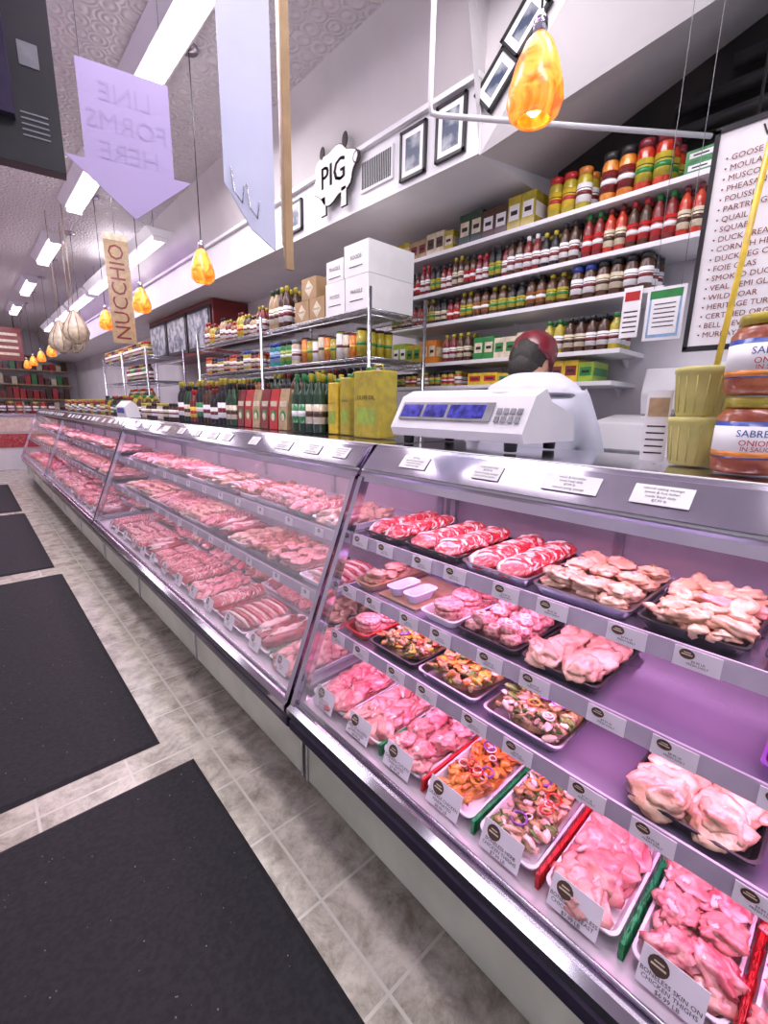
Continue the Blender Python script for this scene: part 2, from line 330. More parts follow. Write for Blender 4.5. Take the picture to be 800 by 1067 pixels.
# ---------------------------------------------------------------- trays of meat
def rrect(d,w,z,r,n=4):
    p=[]
    for (cx,cy,a) in ((d/2-r,w/2-r,0),(-d/2+r,w/2-r,90),(-d/2+r,-w/2+r,180),(d/2-r,-w/2+r,270)):
        for i in range(n+1):
            t=math.radians(a+90*i/n); p.append((cx+r*math.cos(t),cy+r*math.sin(t),z))
    return p
def tray(m,d,w,h,mat):
    r=.02
    m.loft([rrect(d-.03,w-.03,0,r),rrect(d-.008,w-.008,h-.004,r),rrect(d,w,h-.004,r),rrect(d,w,h,r),rrect(d-.012,w-.012,h,r),rrect(d-.034,w-.034,.004,r)],mat,True,True,False)
def meatmesh(kind,d,w,tmat='black',seed=1,h=.028):
    key=(kind,d,w,tmat,seed)
    if key in TXT: return TXT[key]
    r=random.Random(seed); m=M(); tray(m,d,w,h,tmat)
    iw=w-.03; idd=d-.03; z=h*.55
    base={'breast':'m_chick','thigh':'m_chick','pork':'m_pork','steak':'m_beef','ground':'m_ground','groundp':'m_groundp','roll':'m_pale','sausage':'m_pork','kebab':'m_herb',
          'patty':'m_groundp','orange':'m_orange','herb':'m_herb','wing':'m_skin','dark':'m_dark','smoke':'m_smoke','slices':'m_beef','roulade':'m_groundp','drum':'m_chick','nugget':'m_pale','palebreast':'m_pale','roast':'m_skin','joint':'m_dark','ribs':'m_pork'}[kind]
    m.blob((0,0,z*.6),(idd*.47,iw*.47,.02),base,0,.1,seed=seed)
    def grid(nx,ny,j=.3):
        for i in range(nx):
            for k in range(ny):
                yield (-idd/2+idd*(i+.5)/nx+r.uniform(-j,j)*idd/nx*.5, -iw/2+iw*(k+.5)/ny+r.uniform(-j,j)*iw/ny*.5, i*ny+k)
    if kind in('breast','pork','palebreast','roast'):
        nx=max(3,round(idd/.05)); ny=max(1,round(iw/.085))
        for x,y,i in grid(nx,ny,.25):
            m.blob((x,y,z+.012+r.uniform(0,.008)),(.05,iw/ny*.5,.0135),base if (r.random()<.8 or kind!='breast') else 'm_pork',r.uniform(-.35,.35),.22,2.0,22,14,seed=seed*31+i,tilt=-.25+r.uniform(-.1,.1),taper=r.choice([-.3,.3]))
        for x,y,i in grid(max(1,nx-2),ny,.6): m.blob((x,y,z+.027),(.045,iw/ny*.36,.013),base,r.uniform(-.9,.9),.28,2.3,22,14,seed=seed*57+i,tilt=-.2,taper=.3)
        if kind!='palebreast':
            for i in range(9):
                x,y=r.uniform(-.38,.38)*idd,r.uniform(-.38,.38)*iw; m.blob((x,y,z+.033),(r.uniform(.008,.02),r.uniform(.003,.006),.005),'m_fat',r.uniform(0,3),.4,2.5,10,6,seed=i)
    elif kind=='thigh':
        nx=max(3,round(idd/.06)); ny=max(2,round(iw/.07))
        for lay in range(2):
            for x,y,i in grid(nx-lay,ny,.4):
                a=r.uniform(0,3.14)
                m.blob((x,y,z+.012+lay*.018),(.042,.031,.015),base if r.random()<.65 else 'm_pork',a,.36,2.4,22,14,seed=seed*31+i+lay*50,tilt=r.uniform(-.3,.3),taper=.2)
                m.blob((x+.012*math.cos(a),y+.012*math.sin(a),z+.022+lay*.018),(.016,.008,.005),'m_fat',a+1,.4,2,10,6,seed=i)
    elif kind in('steak','dark','slices'):
        th=.011 if kind!='slices' else .007; n=int(idd/(th*1.9)); rows=max(1,round(iw/.11))
        for k in range(rows):
            yc=-iw/2+iw*(k+.5)/rows
            for i in range(n):
                x=-idd/2+.02+(idd-.04)*i/(n-1)
                m.blob((x,yc+r.uniform(-.006,.006),z+.022),(.036,iw/rows*.46,th*.8),base,r.uniform(-.1,.1),.16,1.6,18,10,seed=seed+i,tilt=-.55)
                if i%2==0 or kind!='dark': m.blob((x+.002,yc+.004,z+.0225),(.0366,iw/rows*.466,th*.35),'m_fat',0,.16,1.6,14,8,seed=seed+i+3,tilt=-.55)
    elif kind=='joint':    # large whole cuts lying side by side
        n=max(1,round(iw/.1))
        for k in range(n):
            y=-iw/2+iw*(k+.5)/n
            m.blob((0,y,z+.022),(idd*.46,iw/n*.47,.03),base,r.uniform(-.08,.08),.2,1.8,26,16,seed=seed+k)
            m.blob((r.uniform(-.03,.03),y+.01,z+.034),(idd*.36,iw/n*.3,.022),'m_fat',r.uniform(-.15,.15),.35,2.5,20,12,seed=seed+k+9)
    elif kind=='ribs':
        n=int(idd/.026)
        m.blob((0,0,z+.012),(idd*.46,iw*.45,.018),'m_pork',0,.12,1.5,22,14,seed=seed)
        for i in range(n):
            x=-idd*.4+idd*.8*i/(n-1); m.tube([(x,-iw*.44,z+.018),(x+.004,-iw*.2,z+.03),(x,iw*.2,z+.03),(x-.004,iw*.44,z+.018)],[.005,.009,.009,.005],'m_beef' if i%2 else 'm_fat',8)
    elif kind in('ground','groundp'):
        for x,y,i in grid(3,3): m.blob((x,y,z+.02),(idd*.24,iw*.24,.028),base,0,.3,2,seed=seed+i)
        for i in range(110):
            x,y=r.uniform(-.46,.46)*idd,r.uniform(-.46,.46)*iw; a=r.uniform(0,6); zz=z+.04+r.uniform(-.01,.008)
            m.tube([(x,y,zz),(x+.01*math.cos(a),y+.01*math.sin(a),zz+.006),(x+.022*math.cos(a+.5),y+.022*math.sin(a+.5),zz-.004)],.0032,base,5)
    elif kind in('roll','roulade'):
        nx=max(2,round(idd/.062)); ny=max(2,round(iw/.05))
        for lay in range(2):
            for x,y,i in grid(nx-lay,ny-lay,.15):
                m.blob((x,y,z+.018+lay*.022),(.031,.027,.018),base,r.uniform(0,3),.12,2.2,16,10,seed=seed+i)
                m.torus((x,y,z+.032+lay*.022),.013,.0035,'m_pork' if kind=='roll' else 'm_fat',rot=i)
                m.blob((x,y,z+.033+lay*.022),(.007,.007,.006),'m_herb' if i%2 else 'm_fat',0,.1,seg=8,ring=5)
    elif kind=='sausage':
        n=int(iw/.024)
        for lay in range(2):
            for i in range(n-lay):
                y=-iw/2+(i+.5+lay*.5)*iw/n; b=r.uniform(-.008,.008); L=idd*.42
                for q in (-1,1):
                    cx=q*L*.55
                    m.tube([(cx-L*.5,y,z+.012+lay*.019),(cx-L*.46,y,z+.013+lay*.019),(cx-L*.25,y+b*.6,z+.015+lay*.019),(cx,y+b,z+.015+lay*.019),(cx+L*.25,y+b*.6,z+.015+lay*.019),(cx+L*.46,y,z+.013+lay*.019),(cx+L*.5,y,z+.012+lay*.019)],[.003,.009,.0115,.012,.0115,.009,.003],base if r.random()<.7 else 'm_groundp',8)
    elif kind=='patty':
        for x,y,i in grid(max(2,round(idd/.1)),max(1,round(iw/.1)),.1):
            for q in range(3): m.lathe([(.038,0),(.046,.003),(.047,.009),(.043,.013)],base,(x+r.uniform(-.004,.004),y+r.uniform(-.004,.004),z+q*.0145),18)
    elif kind in('kebab','herb','orange'):
        cols={'kebab':['m_herb','m_herb','m_orange','m_leaf','gold','m_pale','m_smoke'],'herb':['m_herb','m_herb','m_pale','m_leaf','m_pale','m_fat'],'orange':['m_orange','m_orange','m_orange','m_smoke']}[kind]
        for i in range(int(idd*iw*3600)):
            x,y=r.uniform(-.46,.46)*idd,r.uniform(-.46,.46)*iw
            m.blob((x,y,z+.012+r.uniform(0,.02)),(r.uniform(.010,.022),r.uniform(.007,.013),r.uniform(.004,.008)),r.choice(cols),r.uniform(0,3),.35,2,9,6,seed=i,tilt=r.uniform(-.5,.5))
        for i in range(6 if kind!='kebab' else 3):
            m.torus((r.uniform(-.36,.36)*idd,r.uniform(-.3,.3)*iw,z+.037),r.uniform(.014,.021),.003,['m_orange','purple','m_pepper'][i%3],tilt=r.uniform(-.3,.3))
            if kind!='kebab': m.torus((r.uniform(-.36,.36)*idd,r.uniform(-.3,.3)*iw,z+.036),r.uniform(.009,.014),.002,'m_fat',tilt=r.uniform(-.3,.3))
    elif kind in('wing','drum','smoke'):
        for lay in range(2):
            for x,y,i in grid(max(2,round(idd/.06)),max(2,round(iw/.055)),.5):
                a=r.uniform(0,3.14); c=(x,y,z+.014+lay*.018)
                m.blob(c,(.038,.022,.014),base if r.random()<.75 else 'm_chick',a,.28,2,18,11,seed=i+lay*9,tilt=r.uniform(-.3,.3),taper=.35)
                m.blob((x+.032*math.cos(a),y+.032*math.sin(a),c[2]),(.02,.011,.009),base,a,.2,seed=i)
    elif kind=='nugget':
        for lay in range(2):
            for x,y,i in grid(max(2,round(idd/.07))-lay,max(1,round(iw/.07)),.25):
                m.blob((x,y,z+.014+lay*.02),(.04,.035,.014),base if i%3 else 'm_skin',r.uniform(0,3),.24,2.8,22,14,seed=seed+i+lay*9,tilt=r.uniform(-.2,.2))
                m.blob((x+.008,y,z+.026+lay*.02),(.012,.008,.004),'m_pork' if i%2 else 'm_herb',r.uniform(0,3),.4,2,10,6,seed=i)
    TXT[key]=m.mesh(kind+'_tray'); return TXT[key]
NAMES={'breast':'chicken_breast_tray','thigh':'chicken_thigh_tray','pork':'pork_cutlet_tray','steak':'beef_steak_tray','ground':'ground_beef_tray','groundp':'ground_pork_tray','roll':'stuffed_chicken_roll_tray',
 'sausage':'sausage_tray','kebab':'kebab_tray','patty':'burger_patty_tray','orange':'marinated_chicken_tray','herb':'herb_chicken_tray','wing':'chicken_wing_tray','dark':'beef_cut_tray','smoke':'smoked_meat_tray','slices':'sliced_beef_tray','roulade':'meat_roulade_tray','drum':'chicken_drumstick_tray','nugget':'stuffed_chicken_tray','palebreast':'chicken_strip_tray','roast':'stuffed_roast_tray','joint':'beef_joint_tray','ribs':'rib_rack_tray'}
def put(kind,x,y,z,d,w,tm='black',seed=1,rz=0,ry=0):
    return inst(meatmesh(kind,d,w,tm,seed),NAMES[kind],(x,y,z),rz,0,ry)
def deckz(x): return .462+(x-.76)*.038/.81
CARDS=M(); DIV=M()
def divider(y,x0,x1,z,mat,r,D=None):
    D=D or DIV
    n=80
    for i in range(n):
        for q in range(3):
            x=x0+(x1-x0)*i/n; a=r.uniform(-.008,.008); b=r.uniform(-.006,.006); yy=y+(q-1)*.004
            D.add([(x,yy-.003,z),(x+.006,yy+.003,z),(x+a,yy+b,z+.058+r.uniform(-.008,.006))],[(0,1,2)],mat)
    D.box(x0,x1,y-.004,y+.004,z,z+.04,mat)
r=random.Random(3)
deck1=[('pork',1.155,.19,'white'),('breast',.965,.18,'white'),('thigh',.785,.165,'white'),('orange',.61,.155,'white'),('herb',.435,.155,'white'),('breast',.258,.155,'white'),('thigh',.08,.155,'white'),('drum',-.10,.155,'white'),('sausage',-.28,.16,'white'),('wing',-.46,.16,'white'),('pork',-.65,.17,'white')]
names1=[('PORK BUTT','SKINLESS','$5.99 LB'),('VEAL SCALLOPINI','THIN SLICED','$9.99 LB'),('CHICKEN CUTLETS','THIN SLICED','$7.99 LB'),('ORANGE CHICKEN','MARINATED','$8.99 LB'),('BONELESS HERB','CHICKEN THIGHS','$7.99 LB'),('BONELESS SKINLESS','CHICKEN BREAST','$7.99 LB'),('BONELESS SKIN ON','CHICKEN THIGHS','$6.99 LB'),('BONELESS SKIN ON','CHICKEN THIGHS','$6.99 LB')]
for i,(k,y,w,t) in enumerate(deck1):
    x=.985; put(k,x,y,deckz(x)+.003,.36,w,t,seed=i+1,ry=-.047)
    card(CARDS,.785,y+.005,.472,.105,.07,lines=names1[i%8])
    if i<10 and i>0:
        y2=deck1[i+1][1]; g=(y-w/2+y2+deck1[i+1][2]/2)/2
        divider(g,.80,1.14,deckz(.8),'grassgreen' if i%2 else 'grassred',r)
sh=[
 [('patty',1.15,.12,'red'),('kebab',.965,.22,'black'),('kebab',.735,.22,'steel'),('herb',.495,.22,'steel'),('roast',.13,.23,'black'),('roll',-.2,.2,'black'),('pork',-.5,.2,'black')],
 [('nugget',1.17,.11,'tan'),('patty',.82,.14,'white'),('roulade',.645,.20,'black'),('palebreast',.435,.20,'black'),('steak',-.05,.2,'purple'),('roll',-.3,.2,'black')],
 [('steak',1.13,.2,'black'),('slices',.905,.23,'black'),('slices',.67,.22,'steel'),('nugget',.43,.24,'steel'),('wing',.20,.2,'black'),('smoke',-.02,.2,'black'),('ground',-.35,.2,'black')]]
for s,(xf,z,xb) in enumerate(S1):
    for i,(k,y,w,t) in enumerate(sh[s]):
        put(k,xf+.18,y,z+.001,.33,w,t,seed=20+s*10+i)
    y=1.2; k=0
    while y>-.8:
        card(CARDS,xf-.021,y,z-.03,.08,.04,-.1,lines=('   $%d.99 LB'%(6+k%5),'   FRESH DAILY')); y-=.13+.04*(k%2); k+=1
CARDS.obj('price_cards'); DIV.obj('plastic_grass_dividers')
m=M(); m.box(.99,1.25,.92,1.10,.867,.872,'tan'); m.obj('cutting_board')
for q in range(2):
    m=M(); tray(m,.13,.06,.035,'bannerwhite'); m.obj('foam_tray',loc=(1.06,.965+.08*q,.873))
front=['breast','joint','ribs','slices','pork','steak','ground','sausage','joint','groundp','roulade','dark','steak']
backp=['pork','dark','wing','ground','joint','smoke','slices']
top1=['sausage','roast','ribs','patty','smoke','palebreast','joint','steak','wing','groundp','dark','breast','roll']
top2=['dark','pork','steak','palebreast','slices','roulade','smoke','ribs','nugget','joint','sausage','ground','wing']
C2=M(); D2=M(); r=random.Random(5)
for ci,(y0,y1) in enumerate([(1.29,4.66),(4.68,8.1),(8.12,11.5)]):
    def fill(lst,x,zf,d,tms,off,ry=0):
        y=y0+.04; i=off
        while True:
            tw=[.243,.19,.30,.22][(i*3+off)%4]
            if y+tw>y1-.03: break
            put(lst[i%len(lst)],x,y+tw/2,zf,d,tw-.006,tms[i%3],seed=50+(i%3),ry=ry); 
            yield y,tw,i
            y+=tw; i+=1
    for y,tw,i in fill(front,.95,deckz(.95)+.003,.30,['white','white','steel'],ci,-.047):
        card(C2,.785,y+tw/2,.474,.09,.065,lines=('PRIME','BEEF') if ci==0 and i<6 else (),logo=True)
        if ci==0 and i>ci and i%2: divider(y-.003,.81,1.08,deckz(.81),'grassgreen' if i%3 else 'grassred',r,D2)
    for _ in fill(backp,1.27,deckz(1.27)+.003,.28,['steel','white','black'],ci+1,-.047): pass
    for y,tw,i in fill(top1,S2[0][0]+.17,S2[0][1]+.001,.30,['black','steel','white'],ci+2): card(C2,S2[0][0]-.021,y+tw*.5,S2[0][1]-.03,.06,.035,-.1,lines=())
    for y,tw,i in fill(top2,S2[1][0]+.17,S2[1][1]+.001,.30,['white','black','steel'],ci+3): card(C2,S2[1][0]-.021,y+tw*.5,S2[1][1]-.03,.06,.035,-.1,lines=())
C2.obj('price_cards'); D2.obj('plastic_grass_dividers')
# ---------------------------------------------------------------- goods helpers
def bottle(m,x,y,z,kind,h,rad,body,label,cap,seg=12):
    if kind=='tall': P=[(rad*.9,0),(rad,.01*h),(rad,.6*h),(rad*.85,.68*h),(rad*.38,.78*h),(rad*.34,.92*h)]
    elif kind=='sauce': P=[(rad*.9,0),(rad,.02*h),(rad,.66*h),(rad*.75,.76*h),(rad*.45,.84*h),(rad*.42,.9*h)]
    elif kind=='jar': P=[(rad*.88,0),(rad,.04*h),(rad,.74*h),(rad*.86,.82*h),(rad*.82,.86*h)]
    else: P=[(rad*.97,0),(rad,.02*h),(rad,.97*h)]
    m.lathe(P,body,(x,y,z),seg)
    cr={'tall':rad*.42,'sauce':rad*.5,'jar':rad*.92,'can':rad*1.02}[kind]
    c0={'tall':.86,'sauce':.87,'jar':.83,'can':.95}[kind]
    m.lathe([(cr,c0*h),(cr,.99*h),(cr*.9,h)],cap,(x,y,z),seg)
    l0,l1={'tall':(.15,.48),'sauce':(.15,.52),'jar':(.18,.62),'can':(.06,.9)}[kind]
    m.lathe([(rad*1.015,l0*h),(rad*1.015,l1*h)],label,(x,y,z),seg,smooth=True)
    st={'yellow':'red','paper':'dred','red':'paper','green':'paper','cream':'brown','orange':'yellow','blue':'paper','black':'paper','lblue':'blue','gold':'green'}.get(label,'paper')
    lm=(l0+l1)/2
    m.lathe([(rad*1.025,(lm-.05)*h),(rad*1.025,(lm+.05)*h)],st,(x,y,z),seg)
    if kind in('sauce','jar'): m.lathe([(rad*1.025,(lm+.09)*h),(rad*1.025,(lm+.11)*h)],'ink',(x,y,z),seg)
def row(m,x,ya,yb,z,kind,h,rad,combos,rows=1,gap=1.04,dx=None,run=2,vary=0):
    y=ya; i=0
    while y>=yb:
        hh=h*(1-vary*((i//run)%3)/2)
        for q in range(rows): bottle(m,x+q*(dx or rad*2.15),y,z,kind,hh,rad,*combos[(i//run)%len(combos)])
        y-=rad*2*gap; i+=1
def carton(m,x0,x1,y0,y1,z0,z1,mat,lab,txt=None):
    m.box(x0,x1,y0,y1,z0,z1,mat)
    h=z1-z0;w=y1-y0
    m.box(x0-.001,x0,y0+w*.12,y1-w*.12,z0+h*.3,z0+h*.75,lab)
    m.box(x0-.0015,x0,y0+w*.25,y1-w*.25,z0+h*.45,z0+h*.58,'ink')
    m.box(x0+.01,x1-.01,y0-.001,y0,z0+h*.3,z0+h*.7,lab)
def boxes(m,x,ya,yb,z,h,w,d,combos):
    y=ya;i=0
    while y-w>=yb:
        c=combos[(i//2)%len(combos)]; hh=h*(1-.12*((i//2)%2)); carton(m,x,x+d,y-w,y-.003,z,z+hh,*c); y-=w; i+=1
# ---------------------------------------------------------------- wall shelves (right)
SX=2.36
shelves=[(2.48,.64,2.6),(2.25,.66,2.6),(2.06,.78,2.6),(1.81,.93,2.6),(1.66,.95,2.6)]
for z,ya,yb in shelves:
    m=M(); m.box(SX,XR,ya,yb,z-.022,z-.001,'white')
    for y in (ya+.08,(ya+yb)/2,yb-.08): m.prism([(2.62,z-.0225),(XR,z-.0225),(XR,z-.07)],y-.008,y+.008,'white')
    m.obj('wall_shelf')
m=M(); z=2.48
boxes(m,SX+.03,2.55,2.0,z,.13,.075,.18,[('gold','cream'),('tan','dred'),('cream','brown')])
boxes(m,SX+.03,1.98,1.42,z,.17,.085,.18,[('dgreen','cream'),('brown','paper'),('gold','paper'),('dgreen','paper')])
row(m,SX+.06,1.37,1.16,z,'jar',.19,.036,[('gold','yellow','red'),('gold','paper','orange')],3)
row(m,SX+.06,1.10,.82,z,'jar',.21,.037,[('m_orange','dred','black'),('m_pepper','gold','maroon')],3)
carton(m,SX+.02,SX+.26,.66,.77,z,z+.045,'green','paper'); carton(m,SX+.02,SX+.26,.66,.77,z+.046,z+.09,'green','paper')
m.obj('shelf_groceries')
m=M(); z=2.25
row(m,SX+.045,2.55,1.62,z,'sauce',.18,.022,[('dred','paper','black'),('brown','cream','gold'),('brown','red','black'),('maroon','paper','red'),('black','gold','black')],3,vary=.15)
row(m,SX+.045,1.60,1.2,z,'sauce',.19,.025,[('brown','paper','black'),('dred','paper','paper'),('black','paper','gold')],3,vary=.1)
row(m,SX+.05,1.17,.70,z,'sauce',.2,.025,[('dred','red','green'),('m_pepper','cream','dred'),('brown','red','red')],3)
m.obj('hot_sauce_bottles')
m=M(); z=2.06
row(m,SX+.05,2.55,1.85,z,'sauce',.155,.025,[('brown','gold','gold'),('black','cream','black'),('dred','red','black')],3,vary=.15)
row(m,SX+.05,1.82,1.25,z,'sauce',.16,.029,[('brown','amber','black'),('brown','gold','gold'),('black','gold','black')],3,vary=.1)
row(m,SX+.05,1.2,.82,z,'jar',.16,.031,[('brown','paper','blue'),('brown','cream','black'),('brown','paper','black')],3)
m.obj('barbecue_sauce_jars')
m=M(); z=1.81
boxes(m,SX+.03,2.55,2.1,z,.15,.07,.18,[('lime','paper'),('gold','green'),('orange','cream')])
row(m,SX+.05,2.05,1.85,z,'sauce',.17,.028,[('dred','paper','gold'),('brown','cream','gold')],3)
boxes(m,SX+.03,1.82,1.38,z,.13,.075,.18,[('green','cream'),('cream','green'),('cream','dred')])
row(m,SX+.05,1.33,.98,z,'sauce',.17,.028,[('gold','paper','green'),('brown','cream','black'),('brown','paper','black')],3)
m.obj('shelf_groceries')
m=M(); z=1.66
row(m,SX+.05,2.5,1.9,z,'jar',.09,.027,[('brown','gold','black'),('gold','red','black'),('amber','paper','gold')],3)
boxes(m,SX+.03,1.85,1.4,z,.07,.11,.18,[('yellow','red'),('yellow','green'),('cream','red')])
boxes(m,SX+.03,1.3,.98,z,.11,.08,.18,[('yellow','dred'),('lime','green')])
m.obj('shelf_groceries')
m=M(); m.box(2.2,XR-.02,.0,2.6,.90,.94,'steel')
for y in (.05,1.3,2.55):
    for x in (2.24,2.6): m.tube([(x,y,0),(x,y,.9)],.02,'steel')
m.box(2.24,2.62,.1,2.5,.25,.27,'steel'); m.obj('work_table')
m=M(); m.prism([(2.25,.942),(2.25,1.28),(2.3,1.46),(2.58,1.5),(2.62,.942)],.60,1.0,'white'); m.box(2.235,2.25,.66,.94,1.3,1.34,'grey')
m.box(2.2,2.25,.65,.95,1.24,1.26,'steel'); m.obj('meat_wrapping_machine',bevel=.01)
m=M(); m.prism([(2.53,1.5),(2.50,1.6),(2.53,1.72),(XR-.002,1.72),(XR-.002,1.5)],.62,.86,'white'); m.box(2.52,2.535,.7,.78,1.5,1.53,'grey'); m.obj('paper_towel_dispenser',bevel=.008)
m=M(); m.box(XR-.012,XR-.002,.3,.6,1.45,1.75,'paper'); m.text('NOTICE',.05,'inkred',Matrix.Translation((XR-.0135,.45,1.68))@FACE_NX)
for q in range(5): m.box(XR-.0135,XR-.012,.34,.56,1.5+q*.03,1.508+q*.03,'ink')
m.obj('wall_notice')
m=M(); T=Matrix.Translation((2.2,.71,1.91))@FACE_NX@Matrix.Scale(.8,4)
m.box(-.09,.09,-.13,.13,-.004,0,'white',T); m.box(-.075,.075,-.115,.115,0,.001,'lblue',T); m.box(-.065,.065,-.10,.09,.001,.002,'paper',T); m.box(-.075,.075,.075,.115,.001,.0025,'green',T)
for q in range(6): m.box(-.05,.05,.045-q*.022,.05-q*.022,.002,.003,'ink',T)
m.tube([(2.2,.76,2.01),(2.2,.76,3.2)],.0012,'grey',4); m.tube([(2.2,.66,2.01),(2.2,.66,3.25)],.0012,'grey',4); m.obj('hanging_certificate')
m=M(); T=Matrix.Translation((SX-.008,.90,1.96))@FACE_NX
m.box(-.04,.04,-.11,.11,-.002,0,'paper',T)
m.box(-.032,.032,.05,.09,0,.001,'red',T)
for q in range(5): m.box(-.03,.03,.0-q*.022,.006-q*.022,0,.001,'ink',T)
m.obj('shelf_sign')
# ---------------------------------------------------------------- hanging game menu board
m=M(); T=Matrix.Translation((1.75,.12,2.0))@FACE_NX
m.box(-.37,.37,-.29,.31,-.012,0,'paper',T); m.box(-.375,-.362,-.295,.315,-.014,.004,'black',T); m.box(.362,.375,-.295,.315,-.014,.004,'black',T)
m.box(-.375,.375,.305,.32,-.014,.004,'black',T); m.box(-.375,.375,-.30,-.285,-.014,.004,'black',T)
m.text('WE CARRY',.045,'ink',T@Matrix.Translation((-.15,.275,.002)))
items=['GOOSE','MOULARD DUCK','MUSCOVY DUCK','PHEASANT','POUSSIN','PARTRIDGE','QUAIL','SQUAB','DUCK BREAST','CORNISH HEN','DUCK LEG CONFIT','FOIE GRAS','SMOKED DUCK BREAST','VEAL DEMI GLACE','WILD BOAR','HERITAGE TURKEY','CERTIFIED ORGANIC TURKEY','BELL & EVANS TURKEY','MURRAYS TURKEY']
for i,t in enumerate(items): m.text('• '+t,.022,'dred',T@Matrix.Translation((-.34,.232-i*.027,.002)),'LEFT')
for yy in (.4,-.1): m.tube([(1.756,yy,2.33),(1.756,yy,CZ)],.004,'black')
m.obj('hanging_menu_board')
m=M(); m.tube([(1.64,.33,2.33),(1.60,.375,1.372)],.008,'yellow'); m.obj('yellow_pole')
# ---------------------------------------------------------------- counter-top goods
LZ=1.374
def tub(m,x,y,z):
    m.lathe([(.05,0),(.052,.004),(.064,.105),(.067,.107),(.067,.118),(.064,.12),(.058,.122)],'gum',(x,y,z),22)
    for q in range(16):
        a=q*math.pi/8; m.tube([(x+.0535*math.cos(a),y+.0535*math.sin(a),z+.01),(x+.0635*math.cos(a),y+.0635*math.sin(a),z+.1)],.0015,'gum',4)
m=M(); tub(m,1.40,.335,LZ); tub(m,1.40,.335,LZ+.123); m.obj('plastic_tub_stack')
m=M(); T=Matrix.Translation((1.40,.43,LZ+.001))@Matrix.Rotation(.25,4,'Z')@FACE_NX
m.box(-.03,.03,0,.19,-.002,0,'paper',T); m.box(-.024,.024,.12,.17,0,.001,'tan',T)
for q in range(5): m.box(-.022,.022,.02+q*.018,.024+q*.018,0,.001,'ink',T)
m.tube([(1.43,.43,LZ+.002),(1.405,.43,LZ+.1)],.004,'grey'); m.obj('counter_flyer')
m=M()
for q in range(2):
    z=LZ+q*.172; c=(1.31,.208,z)
    m.lathe([(.054,0),(.065,.006),(.067,.03),(.067,.125),(.057,.14),(.052,.145)],'m_smoke',c,28)
    m.lathe([(.0676,.035),(.0676,.115)],'blue',c,28); m.lathe([(.068,.045),(.068,.105)],'paper',c,28); m.lathe([(.0683,.038),(.0683,.05)],'orange',c,28)
    m.lathe([(.057,.145),(.057,.165),(.054,.168)],'gold',c,28)
    for t,s,zz in (('SABRETT',.021,.089),('ONIONS',.018,.069),('IN SAUCE',.014,.056)):
        v,f=textgeo(t,s); vs=[]
        for p in v:
            a=math.radians(203)+p[0]/.069; vs.append((c[0]+.0692*math.cos(a),c[1]+.0692*math.sin(a),c[2]+zz+p[1]))
        m.add(vs,f,'blue' if t=='SABRETT' else 'red')
m.obj('onion_sauce_jars')
m=M()
m.prism([(1.25,LZ+.03),(1.235,LZ+.06),(1.30,LZ+.175),(1.36,LZ+.20),(1.40,LZ+.16),(1.56,LZ+.12),(1.58,LZ+.03)],.74,1.32,'white')
T=Matrix.Translation((1.2635,1.09,LZ+.118))@Matrix.Rotation(.5,4,'Y')@FACE_NX
m.box(-.2,.22,-.03,.04,0,.004,'grey',T)
for q,(a,b) in enumerate([(-.19,-.09),(-.075,.025),(.04,.19)]): m.box(a,b,-.02,.03,.004,.006,'screen',T)
for q in range(4):
    for k in range(2): m.box(.235+q*.025,.253+q*.025,-.03+k*.03,-.01+k*.03,0,.004,'grey',T)
m.lathe([(.03,.12),(.03,.17),(.15,.175),(.16,.185),(.155,.19),(.14,.183)],'steel',(1.48,.88,LZ),28)
m.prism([(1.38,LZ+.19),(1.38,LZ+.205),(1.58,LZ+.205),(1.58,LZ+.19)],1.05,1.29,'steel')
m.box(1.44,1.5,1.1,1.2,LZ+.12,LZ+.19,'grey')
for x in (1.29,1.54):
    for y in (.81,1.27): m.lathe([(.02,0),(.022,.03)],'black',(x,y,LZ),12)
m.obj('deli_scale',bevel=.006)
def tin(m,x,y,w,d,h,mat='gold'):
    m.loft([rrect(d*.96,w*.96,0,.01),rrect(d,w,.006,.012),rrect(d,w,h-.006,.012),rrect(d*.95,w*.95,h,.01)],mat,T=Matrix.Translation((x,y,LZ)),smooth=False)
    m.box(x-d/2-.001,x-d/2,y-w*.35,y+w*.35,LZ+h*.2,LZ+h*.45,'lime'); m.text('OLIVE OIL',w*.15,'ink',Matrix.Translation((x-d/2-.0015,y,LZ+h*.6))@FACE_NX)
    m.lathe([(.018,0),(.018,.02)],'green',(x,y+w*.2,LZ+h),10); m.tube([(x,y-w*.3,LZ+h),(x,y-w*.25,LZ+h+.025),(x,y+.0,LZ+h+.025),(x,y+.02,LZ+h)],.004,mat,6)
m=M(); tin(m,1.38,1.58,.18,.11,.29); m.obj('olive_oil_tin')
m=M(); tin(m,1.42,1.79,.08,.11,.27); m.obj('olive_oil_tin')
m=M(); tin(m,1.42,1.89,.08,.11,.25,'yellow'); m.obj('olive_oil_tin')
m=M()
row(m,1.36,2.2,1.98,LZ,'tall',.30,.033,[('dgreen','green','green'),('dgreen','cream','gold')],3)
m.obj('olive_oil_bottles')
m=M(); y=2.86
